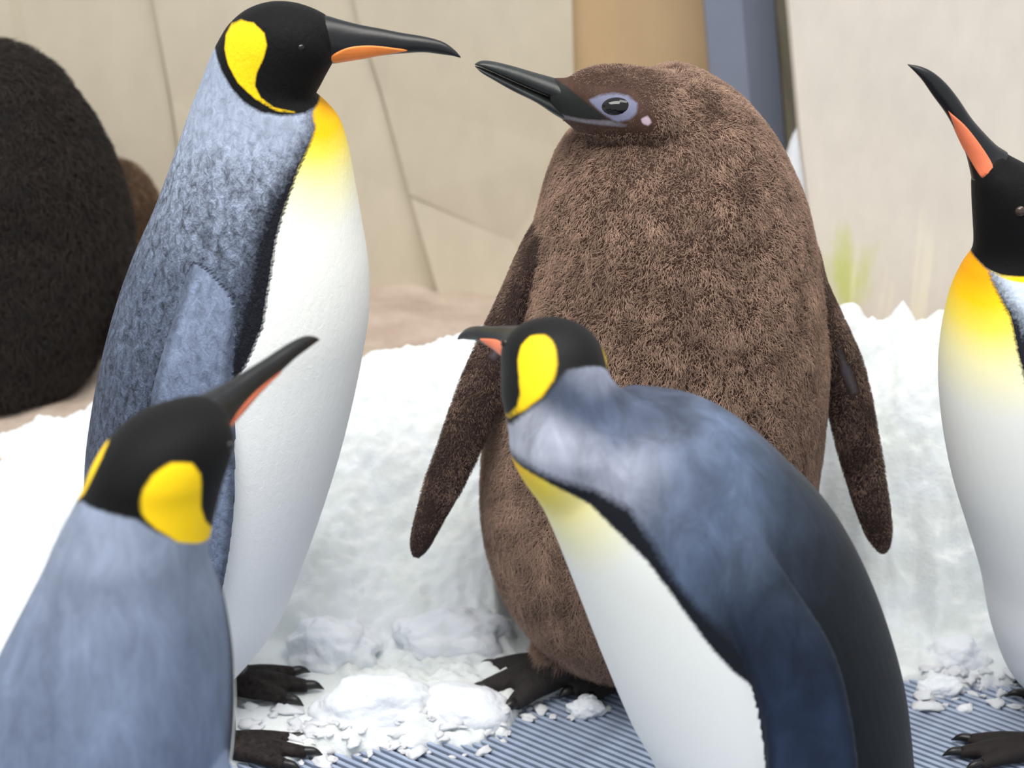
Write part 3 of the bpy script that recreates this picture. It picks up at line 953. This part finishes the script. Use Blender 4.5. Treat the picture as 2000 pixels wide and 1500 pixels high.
# ---- penguin at the lower left seen from behind, beak pointing up
A_LOC = (-0.310, 1.575, 0.0)
A_RZ = math.radians(58)
def a_deform(P):
    # the bird leans to its right: the trunk slants from the feet up to the head
    Q = np.array(P, float)
    k = 0.24 * (Q[:, 2] - 0.672)
    Q[:, 0] += k * math.cos(A_RZ)
    Q[:, 1] -= k * math.sin(A_RZ)
    return Q
A = Bird('king_penguin', 'grey king penguin seen from behind with its beak pointing up', 'king penguins', A_LOC, A_RZ, None, a_deform)
ha = head_map((0.010, 0.658), 1 / 1620.0, math.radians(14), False, True)
A.wrap = 0.026
a_body = [((-0.10, 0.03), (0.06, 0.03), 0.05), ((-0.13, 0.09), (0.10, 0.10), 0.095), ((-0.138, 0.2), (0.125, 0.2), 0.120), ((-0.138, 0.3), (0.130, 0.3), 0.127), ((-0.128, 0.39), (0.122, 0.39), 0.122),
          ((-0.112, 0.465), (0.108, 0.46), 0.108), ((-0.094, 0.53), (0.088, 0.525), 0.088), ((-0.084, 0.572), (0.070, 0.56), 0.074), ((-0.078, 0.606), (0.062, 0.582), 0.066)]
A.torso(a_body + [(ha(a), ha(b), w * 1.12) for a, b, w in HEAD_ST[1:]], 150)
fla = [((0.04, 0.40), (-0.02, 0.41), 0.008), ((0.05, 0.34), (-0.045, 0.34), 0.012), ((0.045, 0.26), (-0.05, 0.26), 0.012), ((0.025, 0.16), (-0.045, 0.16), 0.010), ((0.0, 0.08), (-0.02, 0.08), 0.004)]
for sg in (-1, 1):
    A.flipper(fla, sg, [-0.010, 0.0, 0.004, 0.006, 0.008])
    A.foot((0.0, sg * 0.06, 0.0), 0.0, 0.1, 0.36, 0.015, leg_top=(-0.01, sg * 0.05, 0.13))
a_belly = np.array([(0.07, 0.615), (0.075, 0.56), (0.07, 0.50), (0.06, 0.42), (0.05, 0.3), (0.05, 0.0), (0.4, 0.0), (0.4, 0.62), (0.12, 0.635)])
a_band = a_belly - np.array([0.02, -0.004])
a_hood = np.array([ha(q) for q in HEAD_HOOD]); a_patch = np.array([ha(q) for q in PATCH_WIDE])
def a_tone(s):
    u, w = s.uw.T
    c = ramp(w, [0.3, 0.42, 0.52, 0.6], [(110, 123, 148), (110, 123, 148), (114, 126, 149), (128, 138, 158)])
    c = np.where(s.isf[:, None], lin((128, 141, 166))[None], c)
    return leg_tone(s, c, (36, 31, 30))
A.build(LAY, a_tone, lambda s: np.full(len(s.P), 0.8), lambda s: np.where(sdf(s.uw, a_hood) < 0, 0.1, 0.3),
        {'d_band': (a_band, False), 'd_belly': (a_belly, False), 'd_hood': (a_hood, False), 'd_patch': (a_patch, False)},
        extra_attr={'belly': belly_ramp(np.array((0.08, 0.62)), [0.0, 0.03, 0.06, 0.1, 0.15, 0.5])}, crinkle=0.4, mottle=(0.7, 1.25), mscale=45, stretch=(1, 1, 0.3), patchy=(0.72, 1.28))
A.beak([(ha(a), ha(b), w) for a, b, w in T_BEAK], [ha(q) for q in T_PLATE], plate_mat=M_PLATE_DEEP)
A.eye(ha((600, 74)), 0.006)

# ------------------------------------------------------------------ downy chicks
def mat_down(name, dark, light):
    m, nt, b = new_mat(name)
    t = attr_node(nt, 'tint', 'Fac')
    c = mix_col(nt, t, rgba(dark), rgba(light))
    nt.links.new(c, b.inputs['Base Color'])
    b.inputs['Roughness'].default_value = 0.75
    b.inputs['Specular IOR Level'].default_value = 0.25
    b.inputs['Sheen Weight'].default_value = 0.15
    return m
def waves(P, lam, seed, k=26):
    """smooth vector noise as a sum of plane waves with wavelength about lam"""
    r = np.random.default_rng(seed)
    out = np.zeros_like(P)
    for _ in range(k):
        d = r.normal(size=3); d /= np.linalg.norm(d)
        kk = 2 * math.pi / (lam * r.uniform(0.6, 2.4))
        ph = r.uniform(0, 6.28, 3)
        q = (P @ d) * kk
        out += np.sin(q[:, None] + ph[None])
    return out / math.sqrt(k / 2)
def grow_down(name, me, n, length, mat, parent, tint, lay=0.9, curl=0.8, radius=0.0004, seed=1, flow=None):
    me.calc_loop_triangles()
    nt_ = len(me.loop_triangles)
    tri = np.empty(nt_ * 3, np.int32); me.loop_triangles.foreach_get('vertices', tri); tri = tri.reshape(-1, 3)
    P = coords(me)
    N = np.empty(len(me.vertices) * 3, np.float32); me.vertices.foreach_get('normal', N); N = N.reshape(-1, 3)
    Lv = length
    a, b, c = P[tri[:, 0]], P[tri[:, 1]], P[tri[:, 2]]
    area = np.linalg.norm(np.cross(b - a, c - a), axis=1) * (Lv[tri].min(1) > 0.0005)
    r = np.random.default_rng(seed)
    pick = r.choice(nt_, n, p=area / area.sum())
    u, v = r.random(n), r.random(n)
    f = u + v > 1
    u[f], v[f] = 1 - u[f], 1 - v[f]
    w = np.stack([1 - u - v, u, v], 1)
    T3 = tri[pick]
    root = (P[T3] * w[:, :, None]).sum(1)
    nor = (N[T3] * w[:, :, None]).sum(1); nor /= np.linalg.norm(nor, axis=1)[:, None]
    ln = (Lv[T3] * w).sum(1) * r.uniform(0.65, 1.2, n)
    dn = np.array([0, 0, -1.0]) if flow is None else flow
    tan = dn - nor * (nor @ dn)[:, None]
    wv = waves(root, 0.013, seed + 5) * 0.6 + waves(root, 0.035, seed + 6) * 0.4
    tan = tan * lay + wv * curl * 0.6 + r.normal(size=(n, 3)) * 0.38
    tan -= nor * (tan * nor).sum(1)[:, None] * 0.9
    K = 5
    pts = np.zeros((n, K, 3), np.float32); rad = np.zeros((n, K), np.float32)
    for k in range(K):
        t = k / (K - 1)
        pts[:, k] = root - nor * 0.001 + nor * (ln * (0.78 * t - 0.34 * t * t))[:, None] + tan * (ln * (0.18 * t + 0.62 * t * t))[:, None]
        rad[:, k] = radius * (1 - 0.85 * t ** 1.5)
    hc = bpy.data.hair_curves.new(name)
    hc.add_curves([K] * n)
    hc.attributes['position'].data.foreach_set('vector', pts.ravel())
    ra = hc.attributes.get('radius') or hc.attributes.new('radius', 'FLOAT', 'POINT')
    ra.data.foreach_set('value', rad.ravel())
    ti = hc.attributes.new('tint', 'FLOAT', 'POINT')
    base = (tint[T3] * w).sum(1)
    tv = base + 0.10 * waves(root, 0.03, seed + 9)[:, 0] + r.normal(size=n) * 0.16
    tt = np.repeat(np.clip(tv, 0, 1)[:, None], K, 1)
    ti.data.foreach_set('value', tt.astype(np.float32).ravel())
    hc.materials.append(mat)
    o = bpy.data.objects.new(name, hc)
    col.objects.link(o)
    o.parent = parent
    o['kind'] = 'stuff'
    o['label'] = 'soft fluffy down covering the body'
    return o

# ---- big brown chick in the middle
CY = 2.30
CX0 = at(1230, 1330, CY)
C = Bird('penguin_chick', 'big fluffy brown penguin chick standing in the middle with flippers hanging out', 'penguin chicks', (CX0.x, CY, 0), 0, CY)
HYc = -0.045
c_body = [((1130, 1262), (1330, 1262), 0.07), ((1080, 1240), (1395, 1240), 0.11), ((1035, 1200), (1450, 1205), 0.145), ((997, 1150), (1495, 1150), 0.168), ((966, 1085), (1540, 1085), 0.187),
          ((948, 1000), (1572, 1000), 0.2), ((948, 900), (1592, 900), 0.205), ((960, 800), (1605, 800), 0.205), ((984, 700), (1613, 700), 0.2), ((1010, 600), (1608, 600), 0.192),
          ((1033, 500), (1594, 500), 0.178), ((1053, 410), (1576, 410), 0.160), ((1073, 340), (1550, 340), 0.142), ((1095, 290), (1522, 285), 0.124), ((1130, 248), (1490, 240), 0.106),
          ((1178, 208), (1450, 196), 0.088), ((1230, 172), (1408, 167), 0.07), ((1272, 150), (1365, 146), 0.05), ((1300, 136), (1335, 134), 0.02)]
C.torso(c_body, 140, 64)
C.add(loft(C.rows([((1370, 170), (1350, 290), 0.05, 0.0), ((1330, 140), (1318, 270), 0.062, HYc * 0.5), ((1285, 122), (1280, 262), 0.064, HYc), ((1240, 113), (1235, 258), 0.060, HYc), ((1195, 109), (1195, 255), 0.055, HYc), ((1160, 111), (1162, 250), 0.048, HYc),
                   ((1132, 118), (1138, 240), 0.039, HYc), ((1106, 131), (1118, 226), 0.028, HYc), ((1082, 131), (1100, 212), 0.0195, HYc), ((1066, 136), (1080, 196), 0.0145, HYc)]), 60, 40), 'head')
C.head_b = bvh(C.shells[-1])
flL = [((1130, 380), (1085, 380), 0.05, 0.0), ((1075, 470), (1024, 470), 0.045, -0.01), ((1040, 560), (976, 560), 0.036, -0.03), ((1015, 640), (935, 630), 0.028, -0.055), ((985, 730), (892, 720), 0.023, -0.075),
       ((945, 810), (863, 800), 0.020, -0.085), ((905, 890), (835, 875), 0.018, -0.09), ((868, 955), (815, 945), 0.016, -0.092), ((842, 1000), (807, 990), 0.012, -0.094), ((824, 1018), (811, 1013), 0.005, -0.094)]
flR = [((1560, 500), (1600, 490), 0.05, 0.02), ((1580, 570), (1618, 560), 0.042, 0.01), ((1595, 640), (1652, 630), 0.033, -0.01), ((1605, 720), (1682, 700), 0.026, -0.02), ((1615, 800), (1700, 785), 0.022, -0.03),
       ((1635, 880), (1714, 870), 0.019, -0.035), ((1655, 950), (1727, 945), 0.017, -0.04), ((1678, 1010), (1733, 1005), 0.015, -0.04), ((1698, 1040), (1727, 1040), 0.010, -0.04), ((1708, 1050), (1718, 1050), 0.004, -0.04)]
C.add(loft(C.rows(flL), 70, 32), 'flipper')
C.add(loft(C.rows(flR), 70, 32), 'flipper')
gl = ground(1098, 1338); gr = ground(1205, 1350)
C.foot((gl.x - CX0.x, gl.y - CY, 0.004), math.pi + 0.30, 0.108, 0.52, 0.021, leg_top=(gl.x - CX0.x + 0.02, gl.y - CY + 0.04, 0.11))
C.foot((gr.x - CX0.x, gr.y - CY + 0.02, 0.0), math.pi + 0.55, 0.07, 0.44, 0.019, leg_top=(gr.x - CX0.x + 0.01, gr.y - CY + 0.05, 0.11))
c_ring = C.poly([(1146, 153), (1166, 143), (1194, 138), (1218, 141), (1236, 153), (1234, 169), (1218, 182), (1198, 187), (1178, 178), (1160, 166)])
c_gape = C.poly([(1040, 100), (1078, 129), (1108, 141), (1145, 160), (1184, 184), (1150, 188), (1112, 192), (1085, 196), (1095, 214), (1060, 215), (1030, 180)])
c_lip = C.poly([(1088, 193), (1120, 192), (1180, 186), (1215, 191), (1212, 195), (1150, 196), (1110, 200), (1094, 203)])
c_ear = C.poly([(1242, 178), (1254, 172), (1262, 182), (1256, 190), (1244, 187)])
c_face = C.poly([(1095, 130), (1150, 128), (1230, 132), (1245, 150), (1268, 170), (1268, 196), (1235, 205), (1160, 215), (1110, 225), (1090, 190)])
def c_tone(s):
    c = np.ones((len(s.P), 1)) * lin((62, 43, 34))[None]
    c = np.where(s.isf[:, None], lin((46, 34, 31))[None], c)
    f = sdf(s.uw, c_face)
    c = np.where((f < 0)[:, None] & ~s.isf[:, None], lin((64, 45, 37))[None], c)
    return leg_tone(s, c, (44, 40, 40), (62, 43, 34))
C_LAY = [('d_ring', (108, 110, 132), 0.0016, 0.003), ('d_gape', (30, 33, 32), 0.0014, 0.002), ('d_lip', (112, 110, 118), 0.0016, 0.002), ('d_ear', (176, 156, 168), 0.001, 0.0), ('d_skin_shine', (78, 72, 76), 0.003, 0.003)]
C.build(C_LAY, c_tone, lambda s: np.full(len(s.P), 0.8), lambda s: np.where(s.isfoot, 0.8, 0.4),
        {'d_ring': (c_ring, False), 'd_gape': (c_gape, False), 'd_lip': (c_lip, False), 'd_ear': (c_ear, False)}, voxel=0.0032, crinkle=0.5)
skin = np.minimum(sdf(C.uw, C.poly([(1012, 580), (1004, 600), (966, 646), (957, 642), (988, 600)])), sdf(C.uw, C.poly([(1626, 648), (1650, 692), (1664, 735), (1654, 735), (1634, 695)])))  # bare strips on the flippers, leading-edge highlight painted into their grey
skin = np.where(C.isf & (C.P[:, 1] < 0), skin, 0.2)
fattr(C.me, 'd_skin_shine', skin)
# the painted face belongs to the near and far cheek of the head only
P = C.P
W = lambda py: C.p(0, py)[1]
U = lambda px: C.p(px, 900)[0]
face = sdf(C.uw, c_face)
headz = np.where(C.ishead, sdf(C.uw, C.poly([(1020, 40), (1290, 40), (1300, 150), (1295, 300), (1230, 320), (1120, 320), (1025, 260)])), 1.0)
face = np.where(C.ishead, face, 1.0)
ln = np.interp(P[:, 2], [W(1320), W(1150), W(900), W(600), W(300), W(150)], [0.022, 0.021, 0.015, 0.0102, 0.009, 0.009])
hw_ = np.where(C.ishead, np.clip(-headz / 0.022, 0, 1), 0.0)
ln = ln * (1 - hw_) + 0.0055 * hw_
ln = np.where(C.isf, 0.007, ln)
ln = np.where(C.isf & (P[:, 2] < W(900)), 0.0045, ln)
ln = np.where(face < 0.001, 0.0025, ln)
for d in (c_ring, c_gape, c_lip, c_ear):
    ln = np.where((sdf(C.uw, d) < 0.0022) & C.ishead, 0.0, ln)
ln = np.where(skin < 0.002, 0.0, ln)
ln = np.where(C.isfoot & (P[:, 2] < 0.05), 0.0, ln)
tn = np.full(len(P), 0.6)
tn = tn * (1 - hw_) + hw_ * 0.32; tn = np.where(C.isf, 0.15, tn)
M_DOWN = mat_down('brown_down', (60, 42, 34), (190, 158, 137))
grow_down('down', C.me, 380000, ln, M_DOWN, C.root, tn, lay=0.55, curl=0.50, radius=0.00027, seed=11)
C_BEAK = [((1150, 152), (1150, 210), 0.018, HYc), ((1110, 142), (1115, 214), 0.0200, HYc), ((1078, 131), (1086, 202), 0.0165, HYc), ((1040, 120), (1046, 176), 0.0135, HYc), ((1000, 108), (1001, 154), 0.0108, HYc), ((962, 99), (964, 133), 0.0088, HYc), ((941, 98), (942, 120), 0.0065, HYc), ((929, 103), (930, 109), 0.002, HYc)]
MID = [(1150, 178), (1110, 178), (1080, 168), (1042, 153), (1000, 135), (962, 118), (941, 109.5), (929, 106.5)]
up_rows = [(r[0], (m[0], m[1] - 1), r[2], r[3]) for r, m in zip(C_BEAK, MID)]
lo_rows = [((m[0], m[1] + 1), r[1], r[2] * 0.93, r[3]) for r, m in zip(C_BEAK, MID)]
for nm, rws in (('upper_beak', up_rows), ('lower_beak', lo_rows)):
    sh = loft(C.rows(rws), 60, 28)
    obj(nm, raw_mesh(nm, *sh), M_CHICK_BEAK, C.root)
# eye on the cheek
import bmesh
def cheek_eye(px, py, r, mat, name, sx=1.0):
    u, w = C.p(px, py)
    for sgn in (-1, 1):
        h = C.head_b.ray_cast(Vector((u, sgn * 0.6, w)), Vector((0, -sgn, 0)))
        y = h[0].y - sgn * r * 0.72
        bm = bmesh.new()
        bmesh.ops.create_uvsphere(bm, u_segments=24, v_segments=16, radius=r)
        V = np.array([(v.co.x * sx + u, v.co.y + y, v.co.z + w) for v in bm.verts]); F = [tuple(v.index for v in f.verts) for f in bm.faces]
        bm.free()
        obj(name, raw_mesh(name, V, F), mat, C.root)
cheek_eye(1200, 163, 0.0116, M_EYE, 'eye', 1.65)

# ---- dark chick at the far left, seen from behind, and a brown one half hidden behind it
def back_chick(label, Yp, st, loc_px, n_hair, dark, light, seed, voxel=0.006, under=(24, 18, 15)):
    base = at(*loc_px, Yp)
    K = Bird('penguin_chick', label, 'penguin chicks', (base.x, Yp, base.z), 0, Yp)
    K.torso(st, 80, 48)
    return K, base
D, dbase = back_chick('very dark brown penguin chick with its back turned on the rock ledge', 2.86,
    [((-140, 752), (150, 748), 0.10), ((-200, 715), (182, 715), 0.15), ((-225, 640), (203, 650), 0.16), ((-235, 560), (238, 560), 0.165), ((-230, 480), (254, 480), 0.16), ((-215, 400), (245, 400), 0.15),
     ((-190, 330), (222, 330), 0.15), ((-160, 260), (188, 258), 0.13), ((-130, 200), (150, 200), 0.11), ((-105, 150), (110, 148), 0.09), ((-80, 115), (65, 115), 0.07), ((-50, 98), (20, 97), 0.04)], (0, 748), 0, 0, 0, 0)
D.add(loft(D.rows([((-20, 100), (60, 140), 0.05, 0.03), ((-60, 95), (-30, 170), 0.06, 0.05), ((-110, 92), (-100, 175), 0.055, 0.07), ((-150, 105), (-150, 165), 0.04, 0.08)]), 30, 24), 'head')
for k in (-1, 1):
    D.add(loft(D.rows([((20 + 150 * k, 380), (20 + 190 * k, 370), 0.04, -0.02), ((20 + 195 * k, 480), (20 + 238 * k, 470), 0.03, -0.03), ((20 + 200 * k, 580), (20 + 238 * k, 580), 0.02, -0.03), ((20 + 180 * k, 680), (20 + 205 * k, 680), 0.01, -0.03)]), 30, 20), 'flipper')
D.build([], lambda s: np.ones((len(s.P), 1)) * lin((26, 19, 16))[None], lambda s: np.full(len(s.P), 0.5), lambda s: np.full(len(s.P), 0.4), {}, voxel=0.007)
grow_down('down', D.me, 45000, np.full(len(D.P), 0.016), mat_down('dark_down', (14, 10, 8), (48, 36, 29)), D.root, np.full(len(D.P), 0.4), radius=0.0006, seed=31)
D.beak([((-150, 110), (-150, 160), 0.02, 0.08), ((-210, 122), (-205, 152), 0.012, 0.085), ((-270, 140), (-270, 146), 0.002, 0.09)], None, M_CHICK_BEAK)
E, ebase = back_chick('brown downy chick mostly hidden behind the dark chick', 3.17,
    [((60, 720), (240, 720), 0.08), ((20, 660), (280, 660), 0.10), ((10, 560), (305, 560), 0.10), ((20, 480), (318, 480), 0.10), ((60, 410), (312, 400), 0.09), ((110, 370), (285, 358), 0.09), ((160, 340), (250, 330), 0.06), ((190, 325), (225, 320), 0.03)], (150, 720), 0, 0, 0, 0)
E.build([], lambda s: np.ones((len(s.P), 1)) * lin((58, 42, 30))[None], lambda s: np.full(len(s.P), 0.5), lambda s: np.full(len(s.P), 0.4), {}, voxel=0.007)
grow_down('down', E.me, 16000, np.full(len(E.P), 0.013), mat_down('tawny_down', (52, 38, 27), (128, 100, 74)), E.root, np.full(len(E.P), 0.45), radius=0.0006, seed=41)
